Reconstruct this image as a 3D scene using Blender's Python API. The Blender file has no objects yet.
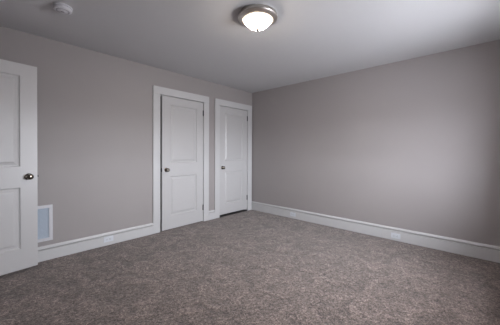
import bpy, bmesh, math, random
from mathutils import Matrix, Vector, noise
R = math.radians
S = bpy.context.scene
COL = S.collection
random.seed(4)

# ------------------------------------------------------------------ camera
cam = bpy.data.cameras.new('camera')
cam.sensor_width = 36.0
cam.lens = 247.6 / 500 * 36.0
cam.shift_y = -7.65 / 500
cam.clip_start = 0.02
co = bpy.data.objects.new('camera', cam)
COL.objects.link(co)
yaw, pitch, roll = 0.746277, -0.009114, 0.004083
fw = Vector((math.cos(yaw)*math.cos(pitch), math.sin(yaw)*math.cos(pitch), math.sin(pitch)))
rt = Vector((math.sin(yaw), -math.cos(yaw), 0))
up = rt.cross(fw)
r2 = rt*math.cos(roll) + up*math.sin(roll)
u2 = up*math.cos(roll) - rt*math.sin(roll)
m = Matrix((r2, u2, -fw)).transposed().to_4x4()
m.translation = (-3.8436, -3.4981, 1.1932)
co.matrix_world = m
S.camera = co

# ------------------------------------------------------------------ view
S.view_settings.view_transform = 'Standard'
S.view_settings.look = 'None'
S.view_settings.gamma = 1.0
S.view_settings.use_curve_mapping = False
S.view_settings.exposure = 1.46

# ------------------------------------------------------------------ room size (metres, corner at the origin)
H = 2.44
XB = -4.23          # back wall inner face
YF = -4.05          # front wall inner face
WT = 0.12
WF = 0.32           # unseen front (outside) wall, made this deep so the window reveal cuts grazing light
# windows: wall, start, end along that wall; sill / head heights below
WINDOWS = [('front', -1.95, -1.05)]
WZ0, WZ1 = 0.92, 1.80

# ------------------------------------------------------------------ daylight
SKY = (0.96, 1.0, 1.08)        # overcast sky
GROUND = (0.46, 0.47, 0.50)     # pale ground and low sky below the horizon
SKY_GAIN = 25.5
W = bpy.data.worlds.new('sky')
S.world = W
W.use_nodes = True
nt = W.node_tree
bgn = nt.nodes['Background']
bgn.inputs['Strength'].default_value = SKY_GAIN
tcw = nt.nodes.new('ShaderNodeTexCoord'); sep = nt.nodes.new('ShaderNodeSeparateXYZ')
skr = nt.nodes.new('ShaderNodeValToRGB')
nt.links.new(tcw.outputs['Generated'], sep.inputs[0])
mp = nt.nodes.new('ShaderNodeMapRange')
mp.inputs['From Min'].default_value = -1.0; mp.inputs['From Max'].default_value = 1.0
nt.links.new(sep.outputs['Z'], mp.inputs['Value'])
nt.links.new(mp.outputs['Result'], skr.inputs['Fac'])
skr.color_ramp.elements[0].position = 0.49; skr.color_ramp.elements[0].color = (*GROUND, 1)
skr.color_ramp.elements[1].position = 0.51; skr.color_ramp.elements[1].color = (*SKY, 1)
nt.links.new(skr.outputs['Color'], bgn.inputs['Color'])
for (wall, x0, x1) in WINDOWS:
    ld = bpy.data.lights.new('window_portal', 'AREA')
    ld.shape = 'RECTANGLE'; ld.size = x1-x0; ld.size_y = WZ1-WZ0
    ld.cycles.is_portal = True
    lo = bpy.data.objects.new('window_portal', ld)
    if wall == 'front':
        lo.location = ((x0+x1)/2, YF-WF-0.01, (WZ0+WZ1)/2); lo.rotation_euler = (R(90), 0, 0)
    else:
        lo.location = (XB-WF-0.01, (x0+x1)/2, (WZ0+WZ1)/2); lo.rotation_euler = (R(90), 0, R(-90))
    COL.objects.link(lo)
LAMP_W = 62.0

# ------------------------------------------------------------------ materials
def mat(name, col, rough=0.5, metal=0.0, spec=0.5):
    m = bpy.data.materials.new(name); m.use_nodes = True
    b = m.node_tree.nodes['Principled BSDF']
    b.inputs['Base Color'].default_value = (*col, 1)
    b.inputs['Roughness'].default_value = rough
    b.inputs['Metallic'].default_value = metal
    b.inputs['Specular IOR Level'].default_value = spec
    return m

def noisy(m, scale, amount, bump=0.0, bscale=None, dist=0.002):
    """vary base colour a little and add a fine bump, in object space"""
    nt = m.node_tree; b = nt.nodes['Principled BSDF']
    tc = nt.nodes.new('ShaderNodeTexCoord')
    base = list(b.inputs['Base Color'].default_value)
    n = nt.nodes.new('ShaderNodeTexNoise'); n.inputs['Scale'].default_value = scale
    n.inputs['Detail'].default_value = 4
    nt.links.new(tc.outputs['Object'], n.inputs['Vector'])
    r = nt.nodes.new('ShaderNodeValToRGB')
    r.color_ramp.elements[0].position = 0.3; r.color_ramp.elements[1].position = 0.7
    r.color_ramp.elements[0].color = [c*(1-amount) for c in base[:3]]+[1]
    r.color_ramp.elements[1].color = [min(1, c*(1+amount)) for c in base[:3]]+[1]
    nt.links.new(n.outputs['Fac'], r.inputs['Fac'])
    nt.links.new(r.outputs['Color'], b.inputs['Base Color'])
    if bump:
        n2 = nt.nodes.new('ShaderNodeTexNoise'); n2.inputs['Scale'].default_value = bscale or scale
        n2.inputs['Detail'].default_value = 3
        nt.links.new(tc.outputs['Object'], n2.inputs['Vector'])
        bp = nt.nodes.new('ShaderNodeBump'); bp.inputs['Strength'].default_value = bump
        bp.inputs['Distance'].default_value = dist
        nt.links.new(n2.outputs['Fac'], bp.inputs['Height'])
        nt.links.new(bp.outputs['Normal'], b.inputs['Normal'])
    return m

M_WALL = noisy(mat('warm_grey_wall_paint', (0.36, 0.336, 0.334), 0.55, spec=0.35), 1.5, 0.015, 0.12, 260, 0.001)
M_CEIL = noisy(mat('white_ceiling_paint', (0.60, 0.605, 0.62), 0.9, spec=0.2), 1.5, 0.01, 0.1, 200, 0.001)
M_TRIM = mat('white_trim_paint', (0.60, 0.60, 0.61), 0.35, spec=0.5)
M_DOOR = noisy(mat('white_door_paint', (0.55, 0.545, 0.552), 0.38, spec=0.5), 3, 0.01, 0.05, 120, 0.0006)
M_PLATE = mat('white_plastic_outlet', (0.70, 0.73, 0.78), 0.3)
M_SLOT = mat('dark_slot', (0.12, 0.12, 0.13), 0.6)
M_NICKEL = mat('brushed_nickel', (0.62, 0.58, 0.54), 0.42, 1.0)
M_KNOB = mat('dark_reflection_knob', (0.22, 0.195, 0.17), 0.22, 1.0)  # brushed nickel, its dark reflection put into the base colour
M_HINGE = mat('dark_hinge_metal', (0.06, 0.06, 0.065), 0.4, 0.8)
M_VENT = mat('cold_lit_louvres', (0.50, 0.57, 0.66), 0.35)  # white louvres, with the cold light they reflect tinted into the colour
M_DUCT = mat('galvanised_duct', (0.25, 0.27, 0.3), 0.5, 0.6)
M_SMOKE = mat('white_alarm_plastic', (0.66, 0.66, 0.70), 0.4)
M_SMOKED = mat('grey_alarm_vents', (0.30, 0.30, 0.33), 0.5)
M_DARK = mat('closet_shade', (0.10, 0.095, 0.09), 0.9)  # closet interior coloured dark to stand in for shade behind the door gaps
M_HALL = mat('hall_paint', (0.40, 0.36, 0.35), 0.7)

# carpet
M_CARPET = mat('taupe_cut_pile_carpet', (0.2, 0.16, 0.14), 0.95, spec=0.1)
nt = M_CARPET.node_tree; b = nt.nodes['Principled BSDF']
b.inputs['Sheen Weight'].default_value = 0.25
b.inputs['Sheen Roughness'].default_value = 0.6
tc = nt.nodes.new('ShaderNodeTexCoord')
def nz(scale, detail, rough=0.6, distort=0.0):
    n = nt.nodes.new('ShaderNodeTexNoise')
    n.inputs['Scale'].default_value = scale; n.inputs['Detail'].default_value = detail
    n.inputs['Roughness'].default_value = rough; n.inputs['Distortion'].default_value = distort
    nt.links.new(tc.outputs['Object'], n.inputs['Vector']); return n
def ramp(src, p0, c0, p1, c1):
    r = nt.nodes.new('ShaderNodeValToRGB')
    r.color_ramp.elements[0].position = p0; r.color_ramp.elements[0].color = (*c0, 1)
    r.color_ramp.elements[1].position = p1; r.color_ramp.elements[1].color = (*c1, 1)
    nt.links.new(src, r.inputs['Fac']); return r
def mul(a, bb, f=1.0):
    x = nt.nodes.new('ShaderNodeMix'); x.data_type = 'RGBA'; x.blend_type = 'MULTIPLY'
    x.inputs['Factor'].default_value = f
    nt.links.new(a, x.inputs['A']); nt.links.new(bb, x.inputs['B']); return x
fine = nz(120, 2, 0.7)
tuft = nz(42, 4, 0.75)
patch = nz(5.5, 5, 0.62, 1.6)
c1 = ramp(fine.outputs['Fac'], 0.35, (0.045, 0.032, 0.027), 0.64, (0.29, 0.236, 0.214))
c2 = ramp(tuft.outputs['Fac'], 0.32, (0.32, 0.29, 0.28), 0.64, (1.40, 1.39, 1.38))
c3 = ramp(patch.outputs['Fac'], 0.35, (0.64, 0.62, 0.61), 0.64, (1.28, 1.26, 1.25))
x = mul(c1.outputs['Color'], c2.outputs['Color'])
x = mul(x.outputs['Result'], c3.outputs['Color'])
nt.links.new(x.outputs['Result'], b.inputs['Base Color'])
bp = nt.nodes.new('ShaderNodeBump'); bp.inputs['Strength'].default_value = 0.8; bp.inputs['Distance'].default_value = 0.008
nt.links.new(tuft.outputs['Fac'], bp.inputs['Height'])
bp2 = nt.nodes.new('ShaderNodeBump'); bp2.inputs['Strength'].default_value = 0.6; bp2.inputs['Distance'].default_value = 0.02
nt.links.new(patch.outputs['Fac'], bp2.inputs['Height'])
nt.links.new(bp2.outputs['Normal'], bp.inputs['Normal'])
nt.links.new(bp.outputs['Normal'], b.inputs['Normal'])

# lamp glass: frosted shade that gives off light
M_GLASS = bpy.data.materials.new('lit_frosted_glass'); M_GLASS.use_nodes = True
b = M_GLASS.node_tree.nodes['Principled BSDF']
b.inputs['Base Color'].default_value = (0.9, 0.86, 0.8, 1); b.inputs['Roughness'].default_value = 0.4
b.inputs['Emission Color'].default_value = (1.0, 0.84, 0.68, 1)
nt = M_GLASS.node_tree        # bulbs sit in the middle, so the glass glows less and warmer towards its rim
tcg = nt.nodes.new('ShaderNodeTexCoord'); sx = nt.nodes.new('ShaderNodeVectorMath'); sx.operation = 'MULTIPLY'
sx.inputs[1].default_value = (1, 1, 0)
ln = nt.nodes.new('ShaderNodeVectorMath'); ln.operation = 'LENGTH'
nt.links.new(tcg.outputs['Object'], sx.inputs[0]); nt.links.new(sx.outputs[0], ln.inputs[0])
mr = nt.nodes.new('ShaderNodeMapRange'); mr.interpolation_type = 'SMOOTHSTEP'
mr.inputs['From Min'].default_value = 0.04; mr.inputs['From Max'].default_value = 0.132
mr.inputs['To Min'].default_value = LAMP_W; mr.inputs['To Max'].default_value = 0.5
nt.links.new(ln.outputs['Value'], mr.inputs['Value']); nt.links.new(mr.outputs['Result'], b.inputs['Emission Strength'])

# clear window pane
M_PANE = bpy.data.materials.new('clear_pane'); M_PANE.use_nodes = True
nt = M_PANE.node_tree; nt.nodes.clear()
o = nt.nodes.new('ShaderNodeOutputMaterial'); mx = nt.nodes.new('ShaderNodeMixShader')
t = nt.nodes.new('ShaderNodeBsdfTransparent'); g = nt.nodes.new('ShaderNodeBsdfGlossy')
g.inputs['Roughness'].default_value = 0.02
fr = nt.nodes.new('ShaderNodeFresnel'); fr.inputs['IOR'].default_value = 1.3
ge = nt.nodes.new('ShaderNodeNewGeometry'); fm = nt.nodes.new('ShaderNodeMath'); fm.operation = 'SUBTRACT'; fm.use_clamp = True
nt.links.new(fr.outputs[0], fm.inputs[0]); nt.links.new(ge.outputs['Backfacing'], fm.inputs[1])   # inner faces of the pane only transmit
nt.links.new(fm.outputs[0], mx.inputs[0]); nt.links.new(t.outputs[0], mx.inputs[1])
nt.links.new(g.outputs[0], mx.inputs[2]); nt.links.new(mx.outputs[0], o.inputs[0])

# ------------------------------------------------------------------ mesh helpers
def obj(name, bm, material, parent=None, loc=None, smooth=False, bevel=0, seg=2):
    bmesh.ops.recalc_face_normals(bm, faces=bm.faces)
    me = bpy.data.meshes.new(name); bm.to_mesh(me); bm.free()
    for mt in (material if isinstance(material, (list, tuple)) else [material]): me.materials.append(mt)
    if smooth:
        for p in me.polygons: p.use_smooth = True
    o = bpy.data.objects.new(name, me); COL.objects.link(o)
    if parent: o.parent = parent
    if loc: o.location = loc
    if bevel:
        md = o.modifiers.new('bevel', 'BEVEL'); md.width = bevel; md.segments = seg
        md.limit_method = 'ANGLE'; md.angle_limit = R(40)
    return o

def box(bm, x0, x1, y0, y1, z0, z1):
    vs = [bm.verts.new((x, y, z)) for x in (x0, x1) for y in (y0, y1) for z in (z0, z1)]
    for f in ((0,1,3,2), (4,6,7,5), (0,4,5,1), (2,3,7,6), (0,2,6,4), (1,5,7,3)):
        bm.faces.new([vs[i] for i in f])

def boxes(*bs):
    bm = bmesh.new()
    for q in bs: box(bm, *q)
    return bm

def lathe(bm, prof, n=48, axis='Z', org=(0,0,0)):
    """prof: (radius, height) pairs; radius 0 closes to a point"""
    rings = []
    def place(x, y, z):
        if axis == 'Z': p = (x, y, z)
        elif axis == 'Y': p = (x, -z, y)       # height goes to -Y
        else: p = (z, x, y)
        return (p[0]+org[0], p[1]+org[1], p[2]+org[2])
    for r, h in prof:
        if r < 1e-6: rings.append([bm.verts.new(place(0, 0, h))])
        else: rings.append([bm.verts.new(place(r*math.cos(2*math.pi*i/n), r*math.sin(2*math.pi*i/n), h)) for i in range(n)])
    for a, c in zip(rings, rings[1:]):
        for i in range(n):
            j = (i+1) % n
            if len(a) == 1 and len(c) == 1: continue
            if len(a) == 1: bm.faces.new((a[0], c[j], c[i]))
            elif len(c) == 1: bm.faces.new((a[i], a[j], c[0]))
            else: bm.faces.new((a[i], a[j], c[j], c[i]))
    return bm

def structure(o): o['kind'] = 'structure'; return o
def empty(name, loc, rz=0):
    o = bpy.data.objects.new(name, None); COL.objects.link(o)
    o.location = loc; o.rotation_euler = (0, 0, rz); o.empty_display_size = 0.1
    return o
def tag(o, label, cat, group=None):
    o['label'] = label; o['category'] = cat
    if group: o['group'] = group
    return o

# ------------------------------------------------------------------ openings
D1 = (-2.045, -1.250)      # closet door 1 opening in left wall (x range)
D2 = (-0.895, -0.140)      # closet door 2 opening
DT = 2.06                  # opening height
D3 = (-1.07, -0.285)       # room door opening in back wall (y range)

# ------------------------------------------------------------------ shell
# floor: carpet with gently uneven pile
bm = bmesh.new()
nx, ny = 200, 190
X0, X1, Y0, Y1 = XB-WT, 0.0, YF, 0.14
grid = [[None]*(ny+1) for _ in range(nx+1)]
for i in range(nx+1):
    for j in range(ny+1):
        x = X0+(X1-X0)*i/nx; y = Y0+(Y1-Y0)*j/ny
        h = noise.noise(Vector((x*5, y*5, 0)))*0.6 + noise.noise(Vector((x*19, y*19, 3)))*0.4
        grid[i][j] = bm.verts.new((x, y, -0.004 + 0.004*h))
for i in range(nx):
    for j in range(ny):
        bm.faces.new((grid[i][j], grid[i+1][j], grid[i+1][j+1], grid[i][j+1]))
structure(obj('floor', bm, M_CARPET, smooth=True))
structure(obj('ceiling', boxes((XB-WF, WT, YF-WF, WT, H, H+0.1)), M_CEIL))
structure(obj('wall_left', boxes((XB-WT, D1[0], 0, WT, -0.05, H), (D1[0], D1[1], 0, WT, DT, H), (D1[1], D2[0], 0, WT, -0.05, H),
                                 (D2[0], D2[1], 0, WT, DT, H), (D2[1], WT, 0, WT, -0.05, H)), M_WALL))
structure(obj('wall_right', boxes((0, WT, YF-WF, 0, -0.05, H)), M_WALL))
def outer_wall(name, wall, a, b, extra=()):
    ws = sorted((w[1], w[2]) for w in WINDOWS if w[0] == wall)
    cuts = [a] + [v for w in ws for v in w] + [b]
    segs = [(cuts[i], cuts[i+1], -0.05, H) for i in range(0, len(cuts), 2)]
    for u0, u1 in ws: segs += [(u0, u1, -0.05, WZ0), (u0, u1, WZ1, H)]
    if wall == 'front': q = [(u0, u1, YF-WF, YF, z0, z1) for u0, u1, z0, z1 in segs]
    else: q = [(XB-WF, XB, u0, u1, z0, z1) for u0, u1, z0, z1 in segs]
    return structure(obj(name, boxes(*q, *extra), M_WALL))
outer_wall('wall_front', 'front', XB-WF, 0)
outer_wall('wall_back', 'back', YF, -1.6, [(XB-WT, XB, -1.6, D3[0], -0.05, H), (XB-WT, XB, D3[0], D3[1], DT, H), (XB-WT, XB, D3[1], 0, -0.05, H)])
# closets behind the two doors and the hall behind the room door
def shell(name, x0, x1, y0, y1, z1, mt, open_side):
    t = 0.03; q = [(x0, x1, y0, y1, z1, z1+t), (x0, x1, y0, y1, -0.04-t, -0.04)]
    if open_side != 'y0': q.append((x0, x1, y0-t, y0, -0.04, z1))
    q.append((x0, x1, y1, y1+t, -0.04, z1))
    q.append((x0-t, x0, y0, y1, -0.04, z1))
    if open_side != 'x1': q.append((x1, x1+t, y0, y1, -0.04, z1))
    return structure(obj(name, boxes(*q), mt))
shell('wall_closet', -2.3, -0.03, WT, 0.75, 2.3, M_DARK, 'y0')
shell('wall_hall', XB-WT-1.0, XB-WT, -1.6, 0.2, 2.4, M_HALL, 'x1')

# ------------------------------------------------------------------ trim
def casing(name, a0, a1, right_cut=None):
    """door casing on the left wall, with the jambs inside the opening"""
    cw, ct = 0.108, 0.019
    xo0, xo1 = a0-cw, (a1+cw if right_cut is None else right_cut)
    zt = DT+0.105
    o = obj(name, boxes((xo0, a0, -ct, 0.0, 0, DT-0.006), (a1, xo1, -ct, 0.0, 0, DT-0.006),
                        (xo0, xo1, -ct-0.003, 0.0, DT-0.006, zt),
                        (a0, a0+0.004, 0.0, WT, 0, DT), (a1-0.004, a1, 0.0, WT, 0, DT), (a0, a1, 0.0, WT, DT-0.004, DT),
                        (a0+0.004, a0+0.016, 0.045, 0.075, 0, DT-0.004), (a1-0.016, a1-0.004, 0.045, 0.075, 0, DT-0.004),
                        (a0, a1, 0.045, 0.075, DT-0.018, DT-0.004)), M_TRIM, bevel=0.002)
    return structure(o)
casing('trim_1', D1[0], D1[1])
casing('trim_2', D2[0], D2[1], -0.024)
structure(obj('gap_shade_strip', boxes((D2[0]+0.004, D2[1]-0.004, -0.004, 0.11, -0.01, 0.010)), mat('door_gap_shade', (0.03, 0.028, 0.028), 0.6), bevel=0.003))   # added dark strip, paints the shade in the gap under the second closet door
# back wall door casing
cw = 0.108
structure(obj('trim_3', boxes((XB, XB+0.019, D3[0]-cw, D3[0], 0, DT), (XB, XB+0.019, D3[1], D3[1]+cw, 0, DT),
                              (XB, XB+0.022, D3[0]-cw, D3[1]+cw, DT, DT+0.105),
                              (XB-WT, XB, D3[0], D3[0]+0.004, 0, DT), (XB-WT, XB, D3[1]-0.004, D3[1], 0, DT),
                              (XB-WT, XB, D3[0], D3[1], DT-0.004, DT)), M_TRIM, bevel=0.002))

def base_profiles(h):
    # a flat board and a separate moulded cap above an open quirk
    return ([(0, 0), (0.020, 0), (0.020, h-0.043), (0.018, h-0.041), (0, h-0.041)],
            [(0, h-0.031), (0.018, h-0.031), (0.020, h-0.028), (0.020, h-0.020), (0.017, h-0.014), (0.012, h-0.010), (0.010, h-0.004), (0.006, h), (0, h)])
def baseboard(name, runs, h=0.174):
    """runs: (start, end, inward normal)"""
    bm = bmesh.new()
    for a, c, n in runs:
        for prof in base_profiles(h):
            A = [bm.verts.new((a[0]+n[0]*d, a[1]+n[1]*d, z)) for d, z in prof]
            B = [bm.verts.new((c[0]+n[0]*d, c[1]+n[1]*d, z)) for d, z in prof]
            k = len(A)
            for i in range(k): bm.faces.new((A[i], A[(i+1) % k], B[(i+1) % k], B[i]))
            bm.faces.new(A); bm.faces.new(B[::-1])
    return structure(obj(name, bm, M_TRIM))
baseboard('baseboard_left', [((XB, 0), (D1[0]-0.108, 0), (0, -1)), ((D1[1]+0.108, 0), (D2[0]-0.108, 0), (0, -1))], 0.159)
baseboard('baseboard_right', [((0, 0), (0, YF), (-1, 0))])
baseboard('baseboard_front', [((XB, YF), (0, YF), (0, 1))])
baseboard('baseboard_back', [((XB, YF), (XB, D3[0]-0.108), (1, 0)), ((XB, D3[1]+0.108), (XB, 0), (1, 0))])

# ------------------------------------------------------------------ windows (light the room from the front wall)
for k, (wall, x0, x1) in enumerate(WINDOWS):
    w = empty('window_%d' % (k+1), ((x0+x1)/2, YF, WZ0) if wall == 'front' else (XB, (x0+x1)/2, WZ0), 0 if wall == 'front' else R(-90)); structure(w)
    hw = (x1-x0)/2; hh = WZ1-WZ0
    obj('window_casing', boxes((-hw-0.1, -hw, 0, 0.019, -0.02, hh), (hw, hw+0.1, 0, 0.019, -0.02, hh), (-hw-0.1, hw+0.1, 0, 0.022, hh, hh+0.1)), M_TRIM, w, bevel=0.002)
    obj('window_sill', boxes((-hw, hw, -WF+0.03, 0.0, -0.022, -0.018), (-hw-0.13, hw+0.13, 0.0, 0.05, -0.045, -0.02), (-hw-0.1, hw+0.1, 0, 0.018, -0.12, -0.045)), M_TRIM, w, bevel=0.003)
    for nm, yy, z0, z1 in (('upper_sash', -WF+0.035, hh/2-0.02, hh), ('lower_sash', -WF+0.066, -0.02, hh/2+0.02)):
        s = obj(nm, boxes((-hw, -hw+0.045, yy, yy+0.03, z0, z1), (hw-0.045, hw, yy, yy+0.03, z0, z1),
                          (-hw+0.045, hw-0.045, yy, yy+0.03, z0, z0+0.045), (-hw+0.045, hw-0.045, yy, yy+0.03, z1-0.045, z1)), M_TRIM, w, bevel=0.002)
        obj('pane', boxes((-hw+0.045, hw-0.045, yy+0.013, yy+0.017, z0+0.045, z1-0.045)), M_PANE, s)

# ------------------------------------------------------------------ doors
def door_slab(w, h, pc=None, pz=0):
    """two-panel moulded door; x 0..w from the hinge, room face at y=0, z 0..h"""
    T = 0.035; pw = w/2-0.132
    cx = w/2 if pc is None else pc
    xs = [(cx-pw, cx+pw)]
    panels = [(0.205+pz, 0.812+pz), (1.018+pz, 1.912+pz)]
    bm = bmesh.new()
    # rings of the moulding: (inset from opening edge, depth)
    prof = [(0, 0), (0.003, 0.006), (0.010, 0.011), (0.020, 0.012), (0.026, 0.009), (0.032, 0.009), (0.048, 0.002), (0.054, 0.001)]
    a, c = xs[0]
    for s in (0, 1):
        def V(x, z, d): return bm.verts.new((x, d if s == 0 else T-d, z))
        zs = [0] + [v for p in panels for v in p] + [h]
        # stiles and rails
        for (xa, xb) in ((0, a), (c, w)):
            for z0, z1 in zip(zs, zs[1:]):
                bm.faces.new([V(xa, z0, 0), V(xb, z0, 0), V(xb, z1, 0), V(xa, z1, 0)])
        for z0, z1 in ((0, zs[1]), (zs[2], zs[3]), (zs[4], h)):
            bm.faces.new([V(a, z0, 0), V(c, z0, 0), V(c, z1, 0), V(a, z1, 0)])
        for z0, z1 in panels:
            rings = [[V(a+i, z0+i, d), V(c-i, z0+i, d), V(c-i, z1-i, d), V(a+i, z1-i, d)] for i, d in prof]
            for r0, r1 in zip(rings, rings[1:]):
                for k in range(4): bm.faces.new((r0[k], r0[(k+1) % 4], r1[(k+1) % 4], r1[k]))
            bm.faces.new(rings[-1])
    E = [[bm.verts.new((x, y, z)) for x, z in ((0, 0), (w, 0), (w, h), (0, h))] for y in (0, T)]
    for k in range(4): bm.faces.new((E[0][k], E[0][(k+1) % 4], E[1][(k+1) % 4], E[1][k]))
    bmesh.ops.remove_doubles(bm, verts=bm.verts, dist=1e-5)
    return bm

def knob(parent, x, z, T=0.035, both=True):
    """round door knob: rosette and neck, with the ball as a sub-part"""
    for s in ((0, 1) if both else (0,)):
        bm = bmesh.new()
        lathe(bm, [(0, 0), (0.032, 0), (0.033, 0.004), (0.028, 0.008), (0.014, 0.011), (0.011, 0.016), (0.011, 0.032), (0, 0.032)], 32, 'Y')
        bm2 = bmesh.new()
        lathe(bm2, [(0, 0.026), (0.012, 0.027), (0.020, 0.031), (0.027, 0.039), (0.0285, 0.047), (0.026, 0.055), (0.019, 0.061), (0.010, 0.064), (0, 0.065)], 32, 'Y')
        if s:
            bmesh.ops.rotate(bm, verts=bm.verts, cent=(0,0,0), matrix=Matrix.Rotation(math.pi, 3, 'Z'))
            bmesh.ops.rotate(bm2, verts=bm2.verts, cent=(0,0,0), matrix=Matrix.Rotation(math.pi, 3, 'Z'))
        h = obj('door_handle', bm, M_KNOB, parent, (x, 0 if s == 0 else T, z), smooth=True)
        obj('knob', bm2, M_KNOB, h, smooth=True)

def hinge(parent, x, z, side=1, y=-0.004):
    bm = bmesh.new()
    lathe(bm, [(0, -0.052), (0.004, -0.051), (0.005, -0.047), (0.0085, -0.046), (0.0085, 0.046), (0.005, 0.047), (0.004, 0.051), (0, 0.052)], 16, 'Z')
    box(bm, -0.010, 0.006, -0.0015, 0.004, -0.045, 0.045)
    obj('hinge', bm, M_HINGE, parent, (x, y, z))

def make_door(name, w, h, loc, rz, mirror, hinges=(1.855, 0.235), knob_inset=0.068, knob_z=0.915, pc=None, pz=0):
    """mirror=True: hinge on the right, slab runs to -x from the hinge as seen in the room"""
    bm = door_slab(w, h, pc, pz)
    if mirror:
        bmesh.ops.scale(bm, verts=bm.verts, vec=(-1, 1, 1))
    d = obj(name, bm, M_DOOR); d.location = loc; d.rotation_euler = (0, 0, rz); structure(d)
    sg = -1 if mirror else 1
    knob(d, sg*(w-knob_inset), knob_z)
    for z in hinges: hinge(d, -sg*0.003, z, sg)
    bm = boxes((min(sg*(w-0.001), sg*(w+0.0015)), max(sg*(w-0.001), sg*(w+0.0015)), 0.006, 0.029, knob_z-0.028, knob_z+0.028),
               (min(sg*w, sg*(w+0.012)), max(sg*w, sg*(w+0.012)), 0.011, 0.024, knob_z-0.010, knob_z+0.010))
    obj('latch', bm, M_HINGE, d, bevel=0.001)
    return d
# closet door, a little ajar, hinged on its right side
make_door('door_1', 0.757, 2.036, (D1[1]-0.007, -0.001, 0.010), R(1.0), True)
# second closet door, shut
make_door('door_2', 0.740, 2.012, (D2[1]-0.007, 0.004, 0.036), 0, True, knob_inset=0.075, knob_z=0.876, pz=-0.014)
# room door, swung open close to the left wall
make_door('door_3', 0.762, 2.03, (-4.214, -0.277, 0.028), R(8.0), False)

# ------------------------------------------------------------------ outlets set into the baseboards
def outlet_proto():
    root = empty('wall_outlet', (0, 0, 0))
    # plate lies sideways; local x along the wall, -y into the room
    obj('cover_plate', boxes((-0.057, 0.057, -0.005, 0.0, -0.035, 0.035)), M_PLATE, root, bevel=0.003)
    for sx in (-1, 1):
        bm = bmesh.new()
        lathe(bm, [(0, 0.0), (0.0168, 0.0), (0.0168, 0.0075), (0.0155, 0.0085), (0, 0.0085)], 24, 'Y')
        rc = obj('receptacle', bm, M_PLATE, root, (sx*0.0195, 0, 0), smooth=False)
        obj('slot', boxes((-0.004, 0.006, -0.0090, -0.0080, 0.005, 0.0075), (-0.004, 0.006, -0.0090, -0.0080, -0.0075, -0.005),
                          (-0.0105, -0.0065, -0.0090, -0.0080, -0.002, 0.002)), M_SLOT, rc)
    bm = bmesh.new(); lathe(bm, [(0, 0.004), (0.0035, 0.004), (0.0035, 0.0062), (0, 0.0066)], 12, 'Y')
    obj('screw', bm, M_NICKEL, root)
    return root
def copy_tree(o, parent=None):
    c = o.copy(); COL.objects.link(c)
    if parent: c.parent = parent
    for ch in list(o.children): copy_tree(ch, c)
    return c
o1 = outlet_proto()
o2 = copy_tree(o1); o3 = copy_tree(o1)
o1.location = (-2.748, -0.020, 0.078)
tag(o1, 'white outlet in the baseboard between the air grille and the nearer closet door', 'outlet', 'outlets set in the baseboards')
o2.location = (-0.020, -1.03, 0.076); o2.rotation_euler = (0, 0, R(-90))
tag(o2, 'white outlet in the right wall baseboard nearest the room corner', 'outlet', 'outlets set in the baseboards')
o3.location = (-0.020, -2.675, 0.066); o3.rotation_euler = (0, 0, R(-90))
tag(o3, 'white outlet in the right wall baseboard farther from the room corner', 'outlet', 'outlets set in the baseboards')

# ------------------------------------------------------------------ return air grille low on the left wall
VW, VH = 0.40, 0.395
v = empty('air_grille', (-3.312-VW/2, 0, 0.211))
tag(v, 'white louvred return air grille on the grey wall behind the open door', 'vent')
fwid = 0.033
bm = bmesh.new()
hw = VW/2
for q in ((-hw, hw, 0, fwid), (-hw, hw, VH-fwid, VH), (-hw, -hw+fwid, fwid, VH-fwid), (hw-fwid, hw, fwid, VH-fwid)):
    box(bm, q[0], q[1], -0.012, 0.0, q[2], q[3])
obj('frame', bm, M_SMOKE, v, bevel=0.003)
bm = bmesh.new()
n = 24
for i in range(n):
    z = fwid + (VH-2*fwid)*(i+0.5)/n
    vs = [bm.verts.new(p) for p in ((-hw+fwid, -0.009, z-0.0045), (hw-fwid, -0.009, z-0.0045), (hw-fwid, -0.001, z+0.0055), (-hw+fwid, -0.001, z+0.0055),
                                     (-hw+fwid, -0.008, z-0.0055), (hw-fwid, -0.008, z-0.0055), (hw-fwid, -0.000, z+0.0045), (-hw+fwid, -0.000, z+0.0045))]
    for f in ((0,1,2,3), (4,5,6,7), (0,1,5,4), (1,2,6,5), (2,3,7,6), (3,0,4,7)): bm.faces.new([vs[k] for k in f])
obj('louvres', bm, M_VENT, v)
obj('duct_back', boxes((-hw+fwid, hw-fwid, -0.0008, -0.0002, fwid, VH-fwid)), M_DUCT, v)
for sz in (0.016, VH-0.016):
    for sx in (-1, 1):
        bm = bmesh.new(); lathe(bm, [(0, 0.011), (0.004, 0.011), (0.0035, 0.0135), (0, 0.0138)], 10, 'Y')
        obj('screw', bm, M_NICKEL, v, (sx*0.12, 0, sz))

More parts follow.
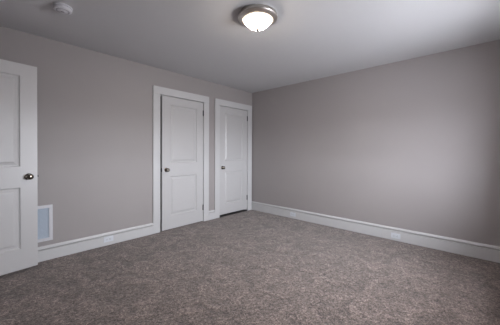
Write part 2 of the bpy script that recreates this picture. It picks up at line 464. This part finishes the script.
# ------------------------------------------------------------------ ceiling light
L = empty('ceiling_light', (-2.146, -2.018, H))
tag(L, 'round flush ceiling light with brushed nickel ring and glowing frosted glass dome', 'ceiling light')
bm = bmesh.new()
lathe(bm, [(0, 0), (0.164, 0), (0.169, -0.004), (0.172, -0.010), (0.174, -0.022), (0.178, -0.028), (0.178, -0.034), (0.172, -0.040), (0.158, -0.048), (0.144, -0.055),
           (0.139, -0.055), (0.137, -0.050), (0.137, -0.030), (0, -0.030)], 72)
obj('ring', bm, M_NICKEL, L, smooth=True)
bm = bmesh.new()
prof = [(0.136, -0.045)]
for i in range(0, 21):
    t = 1 - i/20
    prof.append((0.136*t, -0.050-0.080*(1-t**2.0)))
lathe(bm, prof, 72)
obj('glass_shade', bm, M_GLASS, L, smooth=True)
bm = bmesh.new()
lathe(bm, [(0, -0.126), (0.018, -0.127), (0.019, -0.131), (0.014, -0.135), (0.009, -0.137), (0.010, -0.140), (0.008, -0.144), (0, -0.146)], 24)
obj('finial', bm, mat('dim_nickel_finial', (0.07, 0.06, 0.05), 0.7, 0.0, 0.2), L, smooth=True)

# ------------------------------------------------------------------ smoke alarm
s = empty('smoke_alarm', (-3.369, -0.859, H))
tag(s, 'white round smoke alarm on the ceiling near the open door', 'smoke alarm')
bm = bmesh.new()
lathe(bm, [(0, 0), (0.070, 0), (0.071, -0.003), (0.071, -0.012), (0.066, -0.014), (0, -0.014)], 48)
obj('base_plate', bm, M_SMOKE, s, smooth=False)
bm = bmesh.new()
lathe(bm, [(0, -0.014), (0.064, -0.014), (0.066, -0.018), (0.065, -0.030), (0.060, -0.037), (0.050, -0.040), (0.046, -0.037), (0.042, -0.037), (0.038, -0.041), (0.016, -0.042), (0, -0.042)], 48)
h = obj('housing', bm, M_SMOKE, s, smooth=True)
bm = bmesh.new()
lathe(bm, [(0.0475, -0.0365), (0.0475, -0.0385), (0.0405, -0.0385), (0.0405, -0.0365)], 48)
obj('vent_ring', bm, M_SMOKED, h)
bm = bmesh.new()
lathe(bm, [(0, -0.041), (0.013, -0.041), (0.013, -0.0445), (0.011, -0.0455), (0, -0.046)], 24)
obj('test_button', bm, M_SMOKED, s, smooth=False)
